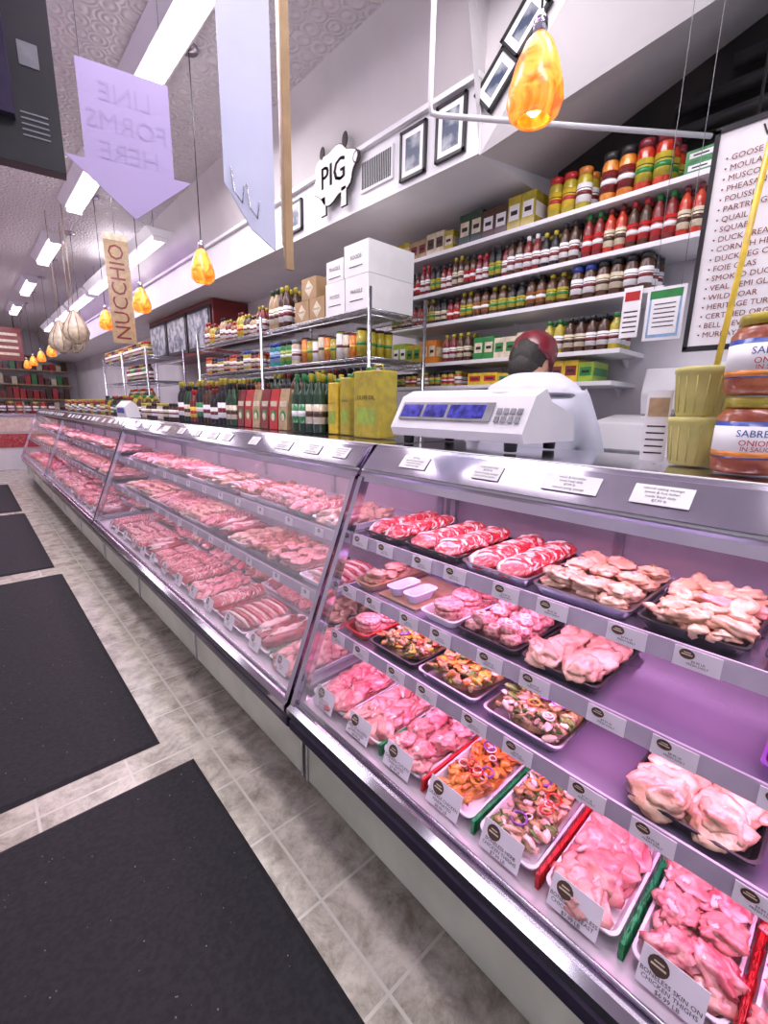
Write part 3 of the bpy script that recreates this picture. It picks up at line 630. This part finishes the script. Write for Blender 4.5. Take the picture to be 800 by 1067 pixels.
while y>2.27:
    for x in (1.36,1.46):
        m.loft([[(x-.03,y-.045,LZ),(x+.03,y-.045,LZ),(x+.03,y+.045,LZ),(x-.03,y+.045,LZ)],[(x-.025,y-.05,LZ+.12),(x+.025,y-.05,LZ+.12),(x+.025,y+.05,LZ+.12),(x-.025,y+.05,LZ+.12)],[(x-.002,y-.048,LZ+.23),(x+.002,y-.048,LZ+.23),(x+.002,y+.048,LZ+.23),(x-.002,y+.048,LZ+.23)]],['red','dred','tan'][int(y*10)%3] if x<1.4 else 'tan',smooth=False)
    m.blob((1.334,y,LZ+.07),(.003,.035,.04),'green',amp=.02,seg=10,ring=6); m.blob((1.331,y,LZ+.07),(.003,.02,.022),'cream',amp=.02,seg=10,ring=6); m.box(1.337,1.345,y-.035,y+.035,LZ+.13,LZ+.16,'cream')
    y-=.108
m.obj('pasta_pouches')
m=M()
row(m,1.34,3.95,2.95,LZ,'tall',.31,.032,[('black','paper','gold'),('dgreen','cream','black'),('dred','yellow','red'),('black','green','gold'),('brown','paper','dred'),('black','paper','dred')],3,vary=.22)
m.obj('vinegar_and_oil_bottles')
m=M()
row(m,1.34,5.0,4.05,LZ,'jar',.14,.04,[('cream','paper','gold'),('black','cream','gold'),('brown','paper','black')],3)
row(m,1.34,6.6,5.1,LZ,'sauce',.22,.034,[('brown','cream','black'),('gold','yellow','green'),('brown','paper','gold'),('black','green','red')],3,vary=.2)
row(m,1.34,9.5,6.7,LZ,'jar',.18,.05,[('dred','paper','gold'),('gold','cream','red'),('green','paper','black')],2,vary=.3)
m.obj('counter_jars')
m=M(); m.prism([(1.14,LZ),(1.13,LZ+.1),(1.19,LZ+.16),(1.24,LZ+.12),(1.27,LZ)],4.9,5.25,'white'); m.box(1.13,1.14,4.95,5.2,LZ+.04,LZ+.09,'screen'); m.obj('deli_scale',bevel=.005)
# ---------------------------------------------------------------- wire rack
def wire_rack(x0,x1,y0,y1,zs,top):
    m=M()
    for x in (x0,x1):
        for y in (y0,(y0+y1)/2,y1): m.tube([(x,y,0),(x,y,top)],.012,'wire',10); m.lathe([(.02,0),(.02,.02)],'black',(x,y,0),10)
    for z in zs:
        for x in (x0,x1):
            for dz in (0,-.035): m.tube([(x,y0,z+dz),(x,y1,z+dz)],.004,'wire',6)
            n=int((y1-y0)/.04); m.tube([(x,y0+(y1-y0)*i/n,z-(.035 if i%2 else 0)) for i in range(n+1)],.0022,'wire',4)
        for y in (y0,y1):
            for dz in (0,-.035): m.tube([(x0,y,z+dz),(x1,y,z+dz)],.004,'wire',6)
            m.tube([(x0+(x1-x0)*i/12,y,z-(.035 if i%2 else 0)) for i in range(13)],.0022,'wire',4)
        n=int((y1-y0)/.03)
        for i in range(n+1): m.tube([(x0,y0+(y1-y0)*i/n,z),(x1,y0+(y1-y0)*i/n,z)],.002,'wire',4)
    return m.obj('wire_shelving_rack')
wire_rack(1.75,2.2,2.06,4.6,[.4,1.1,1.5,1.79,2.05],2.16)
wire_rack(1.75,2.2,6.3,8.6,[.4,1.5,1.8,2.1],2.2)
m=M(); z=2.056
row(m,1.81,4.5,3.38,z,'sauce',.2,.028,[('amber','paper','red'),('gold','yellow','dred'),('brown','cream','gold'),('tan','paper','black'),('dred','paper','gold')],5,vary=.3)
row(m,1.81,3.24,3.0,z,'sauce',.28,.033,[('tan','cream','dgreen'),('brown','paper','gold')],3)
m.obj('spice_bottles')
m=M(); z=1.796
row(m,1.81,4.5,3.42,z,'jar',.15,.032,[('orange','paper','red'),('brown','cream','black'),('gold','paper','blue'),('dred','cream','black')],4,vary=.2)
row(m,1.81,3.24,2.9,z,'jar',.17,.038,[('teal','lblue','blue'),('green','lime','black'),('cream','paper','grey')],4)
row(m,1.81,2.8,2.14,z,'can',.17,.032,[('m_pepper','orange','black'),('black','gold','brown'),('lime','paper','brown'),('black','cream','dred')],4,vary=.15,run=1)
m.obj('spice_jars')
m=M(); z=1.506
row(m,1.81,4.5,3.42,z,'sauce',.22,.032,[('dred','paper','gold'),('amber','yellow','green'),('brown','cream','black')],3)
row(m,1.81,3.24,2.14,z,'tall',.24,.034,[('dgreen','paper','gold'),('black','cream','dred'),('brown','gold','black'),('dred','paper','black')],3)
m.obj('sauce_jars')
m=M(); row(m,1.81,8.5,7.55,2.106,'jar',.16,.05,[('dred','paper','gold'),('gold','cream','red'),('brown','paper','black')],1); row(m,1.81,7.35,6.4,1.806,'sauce',.2,.045,[('dred','paper','gold'),('green','cream','red'),('brown','paper','black')],1); row(m,1.81,7.35,6.4,1.506,'sauce',.2,.045,[('dgreen','paper','gold'),('amber','cream','red')],1)
row(m,1.81,7.35,6.4,2.106,'jar',.16,.05,[('dred','paper','gold'),('gold','cream','red'),('brown','paper','black')],1)
m.obj('sauce_jars')
def shipbox(x,y,z,d,w,h,mat,lab='diamond'):
    m=M(); m.box(x,x+d,y,y+w,z,z+h,mat); m.box(x+d/2-.02,x+d/2+.02,y-.001,y+w+.001,z+h,z+h+.001,'cream')
    T=Matrix.Translation((x-.001,y+w/2,z+h/2))@FACE_NX
    if lab=='diamond':
        m.add([(-.05,0,.0),(0,-.05,.0),(.05,0,.0),(0,.05,.0)],[(0,1,2,3)],'cream',False,T); m.text('TOMATO',.02,'ink',T@Matrix.Translation((0,0,.001)))
    else:
        m.text(lab,.03,'ink',T@Matrix.Translation((0,.01,.001))); m.box(-.06,.06,-.04,-.035,0,.001,'ink',T)
    m.obj('shipping_box',bevel=.003)
shipbox(1.78,2.72,2.055,.2,.17,.14,'cardboard'); shipbox(1.78,2.54,2.055,.2,.17,.14,'cardboard'); shipbox(1.78,2.63,2.197,.2,.17,.13,'cardboard')
shipbox(1.77,2.10,2.055,.36,.21,.19,'paper','FRAGILE'); shipbox(1.77,2.32,2.055,.36,.19,.19,'paper','FOODS')
shipbox(1.77,2.10,2.247,.36,.22,.17,'paper','FOODS'); shipbox(1.77,2.33,2.247,.36,.17,.12,'paper','FRAGILE')
# ---------------------------------------------------------------- fascia: PIG sign, vent, frames
FX=1.984
m=M(); T=Matrix.Translation((FX-.045,2.66,2.95))@FACE_NX
pts=[]
for i in range(44):
    a=2*math.pi*i/44; rr=.17*(1+.09*math.sin(6*a)+.05*math.sin(3*a+1)); pts.append((rr*1.3*math.cos(a),rr*.85*math.sin(a)))
m.loft([[(x*1.03,y*1.035,-.012) for x,y in pts],[(x*1.03,y*1.035,-.003) for x,y in pts]],'ink',smooth=False,T=T)
m.loft([[(x,y,-.008) for x,y in pts],[(x,y,0) for x,y in pts]],'paper',smooth=False,T=T)
v,f=textgeo('PIG',.18)
for dx in (-.004,0,.004): m.add([(a+dx,b,.002+abs(dx)*.1) for a,b,c in v],f,'ink',False,T)
for s in (-1,1): m.blob((s*.12,.15,-.004),(.03,.045,.006),'ink',T=T,amp=.02); m.box(s*.11-.03,s*.11+.03,-.21,-.1,-.012,-.004,'ink',T); m.box(s*.11-.024,s*.11+.024,-.205,-.1,-.004,0,'paper',T)
m.torus((.235,.02,-.005),.03,.006,'ink',T=T)
m.obj('pig_sign')
m=M(); m.box(FX-.012,FX,2.14,2.42,2.78,2.95,'white')
for i in range(18): m.box(FX-.016,FX-.011,2.155+i*.0145,2.161+i*.0145,2.795,2.935,'black')
m.obj('air_vent_grille')
def frame(y,z,w,h,ph,T=None):
    m=M(); T=T or (Matrix.Translation((FX-.001,y,z))@FACE_NX); t=.014
    m.box(-w/2,w/2,-h/2,h/2,0,.012,'black',T); m.box(-w/2+t,w/2-t,-h/2+t,h/2-t,.012,.0135,'paper',T); m.box(-w/2+t*3,w/2-t*3,-h/2+t*3,h/2-t*3,.0135,.015,ph,T)
    for s in (-1,1):
        m.box(-w/2,w/2,s*(h/2-t/2)-t/2,s*(h/2-t/2)+t/2,.012,.02,'black',T); m.box(s*(w/2-t/2)-t/2,s*(w/2-t/2)+t/2,-h/2,h/2,.012,.02,'black',T)
    m.obj('picture_frame')
frame(3.2,2.85,.24,.2,'photo1'); frame(1.98,2.85,.19,.24,'photo1'); frame(1.72,2.86,.19,.25,'photo1')
for q in range(3): frame(0,0,.14,.2,'photo1',Matrix.Translation((1.995,1.47-.13*q,2.96+.15*q))@Matrix.Rotation(math.radians(48),4,'X')@FACE_NX)
m=M(); m.tube([(1.47,1.39,CZ),(1.47,1.39,2.63),(1.475,1.385,2.605),(1.50,1.367,2.6),(2.38,.69,2.6)],.010,'white',10); m.obj('white_pipe')
m=M(); m.tube([(1.32,.70,CZ),(1.32,.70,2.84)],.012,'black'); m.lathe([(.03,0),(.045,.02),(.045,.10),(.03,.12)],'black',(1.32,.70,2.73),16); m.obj('security_camera')
# ---------------------------------------------------------------- pendants
def pendant(x,y,z,s=1):
    m=M()
    m.lathe([(.014,.10),(.034,.078),(.053,.036),(.068,-.02),(.071,-.05),(.063,-.075),(.046,-.09),(.04,-.088),(.056,-.073),(.065,-.05),(.062,-.02)],'ambershade',(x,y,z),24)
    m.lathe([(.008,.145),(.018,.125),(.018,.095)],'chrome',(x,y,z),12); m.tube([(x,y,z+.13),(x,y,CZ)],.003,'black',6); m.lathe([(.05,0),(.05,.02)],'chrome',(x,y,CZ-.021),16)
    m.blob((x,y,z-.045),(.024,.024,.035),'bulb',amp=0,seg=10,ring=8)
    m.obj('pendant_lamp')
for y in (.765,3.0,4.3,5.55,6.85,8.2,9.5,10.8,12.1,13.3): pendant(1.2,y,2.33)
# ---------------------------------------------------------------- arrow sign, banners, tv
m=M(); T=Matrix.Translation((.565,2.0,2.40))@Matrix.Rotation(math.radians(-12),4,'Z')@Matrix.Rotation(math.pi/2,4,'X')@Matrix.Scale(.74,4)
pts=[(-.19,.30),(.19,.30),(.19,-.10),(.27,-.10),(0,-.32),(-.27,-.10),(-.19,-.10)]
m.loft([[(x,y,-.003) for x,y in reversed(pts)],[(x,y,.003) for x,y in reversed(pts)]],'sign_lilac',smooth=False,T=T)
for i,t in enumerate(['LINE','FORMS','HERE']): m.text(t,.11,'sign_text',T@Matrix.Translation((0,.19-.12*i,.0045))@Matrix.Scale(-1,4,(1,0,0)))
for x in (-.17,.17): m.tube([tuple(T@Vector((x,.30,0))),tuple(T@Vector((x,1.41,0)))],.0015,'grey',4)
m.obj('hanging_arrow_sign')
m=M(); T=Matrix.Translation((.85,1.66,2.72))@Matrix.Rotation(math.radians(-18),4,'Z')@Matrix.Rotation(math.pi/2,4,'X')
pts=[(-.085,.72),(.085,.72),(.085,-.66),(.0,-.60),(-.085,-.47)]
m.loft([[(x,y,-.004) for x,y in reversed(pts)],[(x,y,.004) for x,y in reversed(pts)]],'bannerwhite',smooth=False,T=T)
for q in range(2): m.tube([tuple(T@Vector((-.06+q*.05,-.42-q*.04,.006))),tuple(T@Vector((-.055+q*.05,-.5-q*.04,.02))),tuple(T@Vector((-.03+q*.05,-.53-q*.04,.02))),tuple(T@Vector((-.02+q*.05,-.47-q*.04,.006)))],.003,'wire',6)
m.obj('hanging_price_banner')
m=M()
for k,(mt,yy) in enumerate((('cardboard',1.60),('tan',1.63),('cream',1.66))): m.box(.955+k*.012,.985+k*.012,yy,yy+.012,2.0+k*.05,3.2,mt)
m.tube([(.98,1.63,3.2),(.98,1.63,CZ)],.004,'grey'); m.obj('hanging_wood_sign')
m=M(); T=Matrix.Translation((.19,1.56,2.28))@Matrix.Rotation(math.radians(-8),4,'Z')
m.box(-.32,.09,-.02,.025,-.21,.24,'black',T); m.box(-.2,.0,-.05,-.02,-.12,.15,'bumper',T); m.box(.02,.06,-.023,-.02,.0,.05,'grey',T); m.box(-.05,-.03,-.02,.0,.24,1.15,'black',T)
for q in range(5): m.box(.01,.065,-.0225,-.02,-.10-q*.012,-.096-q*.012,'grey',T)
m.obj('hanging_monitor',bevel=.008)
m=M(); T=Matrix.Translation((1.22,5.0,2.5))@Matrix.Rotation(math.radians(-10),4,'Z')@Matrix.Rotation(math.pi/2,4,'X')@Matrix.Scale(.88,4)
m.box(-.11,.11,-.5,.5,-.006,.006,'tan',T); m.box(-.11,.11,.5,.56,-.008,.008,'cream',T)
m.text('NUCCHIO',.2,'dred',T@Matrix.Rotation(math.pi/2,4,'Z')@Matrix.Translation((0,0,.008))); m.tube([(1.22,5,2.98),(1.22,5,CZ)],.003,'grey'); m.obj('hanging_banner')
for i,(x,y,z) in enumerate([(1.0,6.0,2.28),(.9,6.3,2.2),(1.06,6.6,2.24)]):
    m=M(); s=.8; m.lathe([(.02*s,.22*s),(.05*s,.17*s),(.12*s,.05*s),(.15*s,-.05*s),(.13*s,-.14*s),(.06*s,-.19*s),(.02*s,-.2*s)],'cream',(x,y,z),18)
    for q in range(8):
        a=q*math.pi/4; m.tube([(x+rr*s*math.cos(a),y+rr*s*math.sin(a),z+zz*s) for rr,zz in ((.02,.22),(.053,.17),(.124,.05),(.154,-.05),(.134,-.14),(.02,-.205))],.005,'tan',4)
    m.tube([(x,y,z+.16),(x,y,CZ)],.004,'tan',5); m.obj('hanging_provolone')
# ---------------------------------------------------------------- ceiling lights
def fixture(x,y0,y1,z=CZ,tube='tube',w=.13):
    m=M(); m.prism([(x-w,z-.001),(x-w*.6,z-.07),(x+w*.6,z-.07),(x+w,z-.001)],y0,y1,'white')
    for q in (-1,1): m.tube([(x+q*w*.3,y0+.03,z-.09),(x+q*w*.3,y1-.03,z-.09)],.018,tube,8)
    for y in (y0+.015,y1-.03): m.box(x-w*.5,x+w*.5,y,y+.015,z-.11,z-.07,'white')
    if z<CZ-.05:
        for y in (y0+.2,y1-.2): m.tube([(x,y,z-.002),(x,y,CZ)],.004,'grey',5)
    m.obj('fluorescent_ceiling_light')
for y0 in (.2,2.3,4.6,7.0,9.5,12): fixture(1.08,y0,y0+1.25)
for y0 in (-1.5,.4,2.5,4.6,7,9.5,12): fixture(.2,y0,y0+1.3,tube='tubepurple')
for y0 in (-1.5,.8,3.0,6,9.5): fixture(-.8,y0,y0+1.3)
for y0 in (5.2,6.9,8.6,10.3,12): fixture(1.68,y0,y0+1.5,tube='tubepurple',z=3.2)
for y in (-.5,2.2,5,8,11,14): area('ceiling_tube_light',(.65,y,CZ-.12),.3,1.6,27,(1,.91,1))
for y in (.9,3.5,7): area('counter_service_light',(1.5,y,3.3),.25,1.3,17,(1,.95,.98))
# ---------------------------------------------------------------- far end
m=M(); m.box(.0,1.1,12.6,12.64,2.35,3.0,'dred')
for i in range(8): m.box(.05+(i%2)*.55,.48+(i%2)*.55,12.59,12.6,2.45+(i//2)*.13,2.5+(i//2)*.13,'cream')
m.tube([(.1,12.62,3),(.1,12.62,CZ)],.01,'black'); m.tube([(1,12.62,3),(1,12.62,CZ)],.01,'black'); m.obj('hanging_red_menu_board')
m=M(); m.box(-.2,1.6,13.2,13.9,0,1.2,'white'); m.box(-.2,1.6,13.17,13.2,.5,.8,'m_beef'); m.box(-.2,1.6,13.165,13.2,.85,1.15,'m_fat'); m.box(-.2,1.6,13.15,13.95,1.2,1.25,'chrome')
for k in range(12): bottle(m,-.1+k*.15,13.4,1.26,'jar',.25,.06,*[('dred','paper','gold'),('red','cream','red'),('brown','paper','black')][k%3])
m.obj('deli_counter')
m=M()
for z in (1.6,2.0,2.4,2.8):
    m.box(-.5,2.5,16.6,16.99,z-.03,z,'tan')
rr=random.Random(2)
for z in (1.2,1.6,2.0,2.4):
    x=-.4
    while x<2.4:
        m.box(x,x+.12,16.65,16.85,z,z+rr.uniform(.15,.32),rr.choice(['red','dred','green','red','cream','brown','dred'])); x+=.15
m.obj('grocery_wall_shelves')
m=M()
m.box(2.25,XR-.001,5.4,7.8,2.12,2.69,'dred')
for i in range(3):
    a=5.45+i*.78; m.box(2.235,2.25,a,a+.74,2.16,2.64,'black'); m.box(2.228,2.236,a+.05,a+.69,2.2,2.6,'photo1')
m.obj('glass_door_wall_cabinet')
# ---------------------------------------------------------------- butcher
def skinmesh(pts,edges,sub=2):
    me=bpy.data.meshes.new('sk'); me.from_pydata([p[0] for p in pts],edges,[])
    o=bpy.data.objects.new('sk',me); bpy.context.collection.objects.link(o)
    o.modifiers.new('s','SKIN')
    for i,p in enumerate(pts):
        sv=me.skin_vertices[0].data[i]; sv.radius=(p[1],p[1]); sv.use_root=(i==0)
    su=o.modifiers.new('u','SUBSURF'); su.levels=sub
    bpy.context.view_layer.update()
    ev=bpy.data.meshes.new_from_object(o.evaluated_get(bpy.context.evaluated_depsgraph_get()))
    r=([tuple(v.co) for v in ev.vertices],[tuple(p.vertices) for p in ev.polygons]); bpy.data.objects.remove(o); return r
but=bpy.data.objects.new('butcher',None); bpy.context.collection.objects.link(but); but.location=(1.84,1.10,0); but.rotation_euler=(0,0,math.radians(14)); but.scale=(1.07,1.07,1.07)
P=[((0,0,.95),.13),((.02,0,1.15),.13),((.07,0,1.36),.13),((.12,0,1.50),.07),((.15,0,1.57),.055),
   ((.08,.19,1.44),.075),((.12,.27,1.2),.055),((.27,.16,1.06),.038),((.08,-.19,1.44),.075),((.12,-.27,1.2),.055),((.27,-.16,1.06),.038)]
E=[(0,1),(1,2),(2,3),(3,4),(2,5),(5,6),(6,7),(2,8),(8,9),(9,10)]
v,f=skinmesh(P,E); m=M(); m.add(v,f,'coat',True)
loops=[]
for (x,z,a,b) in ((-.01,.72,.15,.21),(0,.95,.14,.19),(.02,1.12,.13,.175),(.05,1.3,.145,.205),(.07,1.43,.135,.225),(.085,1.51,.11,.19),(.12,1.565,.07,.10)):
    loops.append([(x+a*math.cos(2*math.pi*i/20),b*math.sin(2*math.pi*i/20),z) for i in range(20)])
m.loft(loops,'coat')
o=m.obj('coat_body',but,recenter=False); rm=o.modifiers.new('r','REMESH'); rm.mode='VOXEL'; rm.voxel_size=.012; rm.use_smooth_shade=True
sm=o.modifiers.new('sm','SMOOTH'); sm.iterations=4
v,f=skinmesh([((0,0,.9),.11),((0,.1,.86),.1),((.02,.11,.5),.07),((-.02,.11,.1),.05),((.12,.12,.045),.045),((0,-.1,.86),.1),((.02,-.11,.5),.07),((-.02,-.11,.1),.05),((.12,-.12,.045),.045)],[(0,1),(1,2),(2,3),(3,4),(0,5),(5,6),(6,7),(7,8)])
m=M(); m.add([(a,b,max(c,.002)) for a,b,c in v],f,'black',True); m.obj('trousers_and_shoes',but,recenter=False)
TH=Matrix.Translation((.17,.05,1.595))@Matrix.Rotation(math.radians(-10),4,'Z')@Matrix.Rotation(math.radians(32),4,'Y')
m=M(); m.blob((.01,0,.02),(.092,.075,.115),'skin',amp=.02,seg=24,ring=16,T=TH); m.blob((.035,0,-.045),(.06,.052,.06),'skin',amp=.02,T=TH)
m.blob((.105,0,-.005),(.018,.013,.024),'skin',amp=.02,T=TH)
for s in (-1,1):
    m.blob((.0,s*.077,.0),(.02,.009,.032),'skin',amp=.1,T=TH); m.blob((.086,s*.03,.022),(.01,.014,.008),'paper',amp=0,T=TH,seg=10,ring=6); m.blob((.094,s*.03,.022),(.004,.006,.006),'ink',amp=0,T=TH,seg=8,ring=5)
m.blob((.088,0,-.055),(.008,.026,.006),'m_dark',amp=.05,T=TH,seg=10,ring=6)
m.blob((-.02,0,.025),(.088,.08,.105),'hair',amp=.06,freq=5,seg=24,ring=16,T=TH); m.blob((-.03,0,-.03),(.07,.068,.07),'hair',amp=.06,freq=5,seg=24,ring=16,T=TH)
m.lathe([(.098,.03),(.1,.05),(.099,.10),(.085,.13),(.05,.15),(.01,.155)],'maroon',(.0,0,0),24,T=TH)
m.loft([[(.07,-.07,.055),(.12,-.055,.05),(.165,-.02,.045),(.165,.02,.045),(.12,.055,.05),(.07,.07,.055)],[(.07,-.07,.06),(.12,-.055,.056),(.165,-.02,.051),(.165,.02,.051),(.12,.055,.056),(.07,.07,.06)]],'maroon',T=TH,smooth=False)
m.tube([(.11,0,1.50),(.16,.035,1.59)],.052,'skin',14)
m.obj('head_with_cap',but,recenter=False)
for s in (-1,1):
    m=M(); w=Vector((.27,s*.16,1.06))
    pts=[(tuple(w),.024),(tuple(w+Vector((.03,-s*.01,-.02))),.027),(tuple(w+Vector((.06,-s*.015,-.04))),.028)]; ed=[(0,1),(1,2)]
    v,f=skinmesh(pts,ed,1); m.add(v,f,'skin',True)
    for q in range(4):
        b=w+Vector((.065,-s*.015+(q-1.5)*.018,-.04)); L=[.8,.95,1,.75][q]
        v,f=skinmesh([(tuple(b-Vector((.02,0,-.01))),.009),(tuple(b+Vector((.028*L,0,-.008))),.0088),(tuple(b+Vector((.048*L,0,-.024))),.008),(tuple(b+Vector((.055*L,0,-.042))),.0068)],[(0,1),(1,2),(2,3)],1); m.add(v,f,'skin',True)
    b=w+Vector((.025,-s*.03,-.02)); v,f=skinmesh([(tuple(b),.011),(tuple(b+Vector((.02,-s*.022,-.012))),.010),(tuple(b+Vector((.045,-s*.028,-.028))),.008)],[(0,1),(1,2)],1); m.add(v,f,'skin',True)
    m.obj('hand',but,recenter=False)
# ---------------------------------------------------------------- world + camera
w=bpy.data.worlds.new('World'); bpy.context.scene.world=w; w.use_nodes=True
w.node_tree.nodes['Background'].inputs[0].default_value=(.85,.9,1,1); w.node_tree.nodes['Background'].inputs[1].default_value=1.2
cam=bpy.data.cameras.new('camera'); co=bpy.data.objects.new('camera',cam); bpy.context.collection.objects.link(co)
cam.sensor_fit='VERTICAL'; cam.sensor_height=36; cam.lens=470/1067*36; cam.clip_start=.02
th=math.radians(42.5); p=math.atan(107/470); ro=.02
F=Vector((math.sin(th),math.cos(th),0)); Rt=Vector((math.cos(th),-math.sin(th),0)); Z=Vector((0,0,1))
fw=F*math.cos(p)-Z*math.sin(p); up=F*math.sin(p)+Z*math.cos(p)
cr=Rt*math.cos(ro)+up*math.sin(ro); cu=up*math.cos(ro)-Rt*math.sin(ro)
mt=Matrix((( cr.x,cu.x,-fw.x,0),(cr.y,cu.y,-fw.y,0),(cr.z,cu.z,-fw.z,1.5),(0,0,0,1)))
co.matrix_world=mt
bpy.context.scene.camera=co
bpy.context.scene.view_settings.view_transform='Standard'
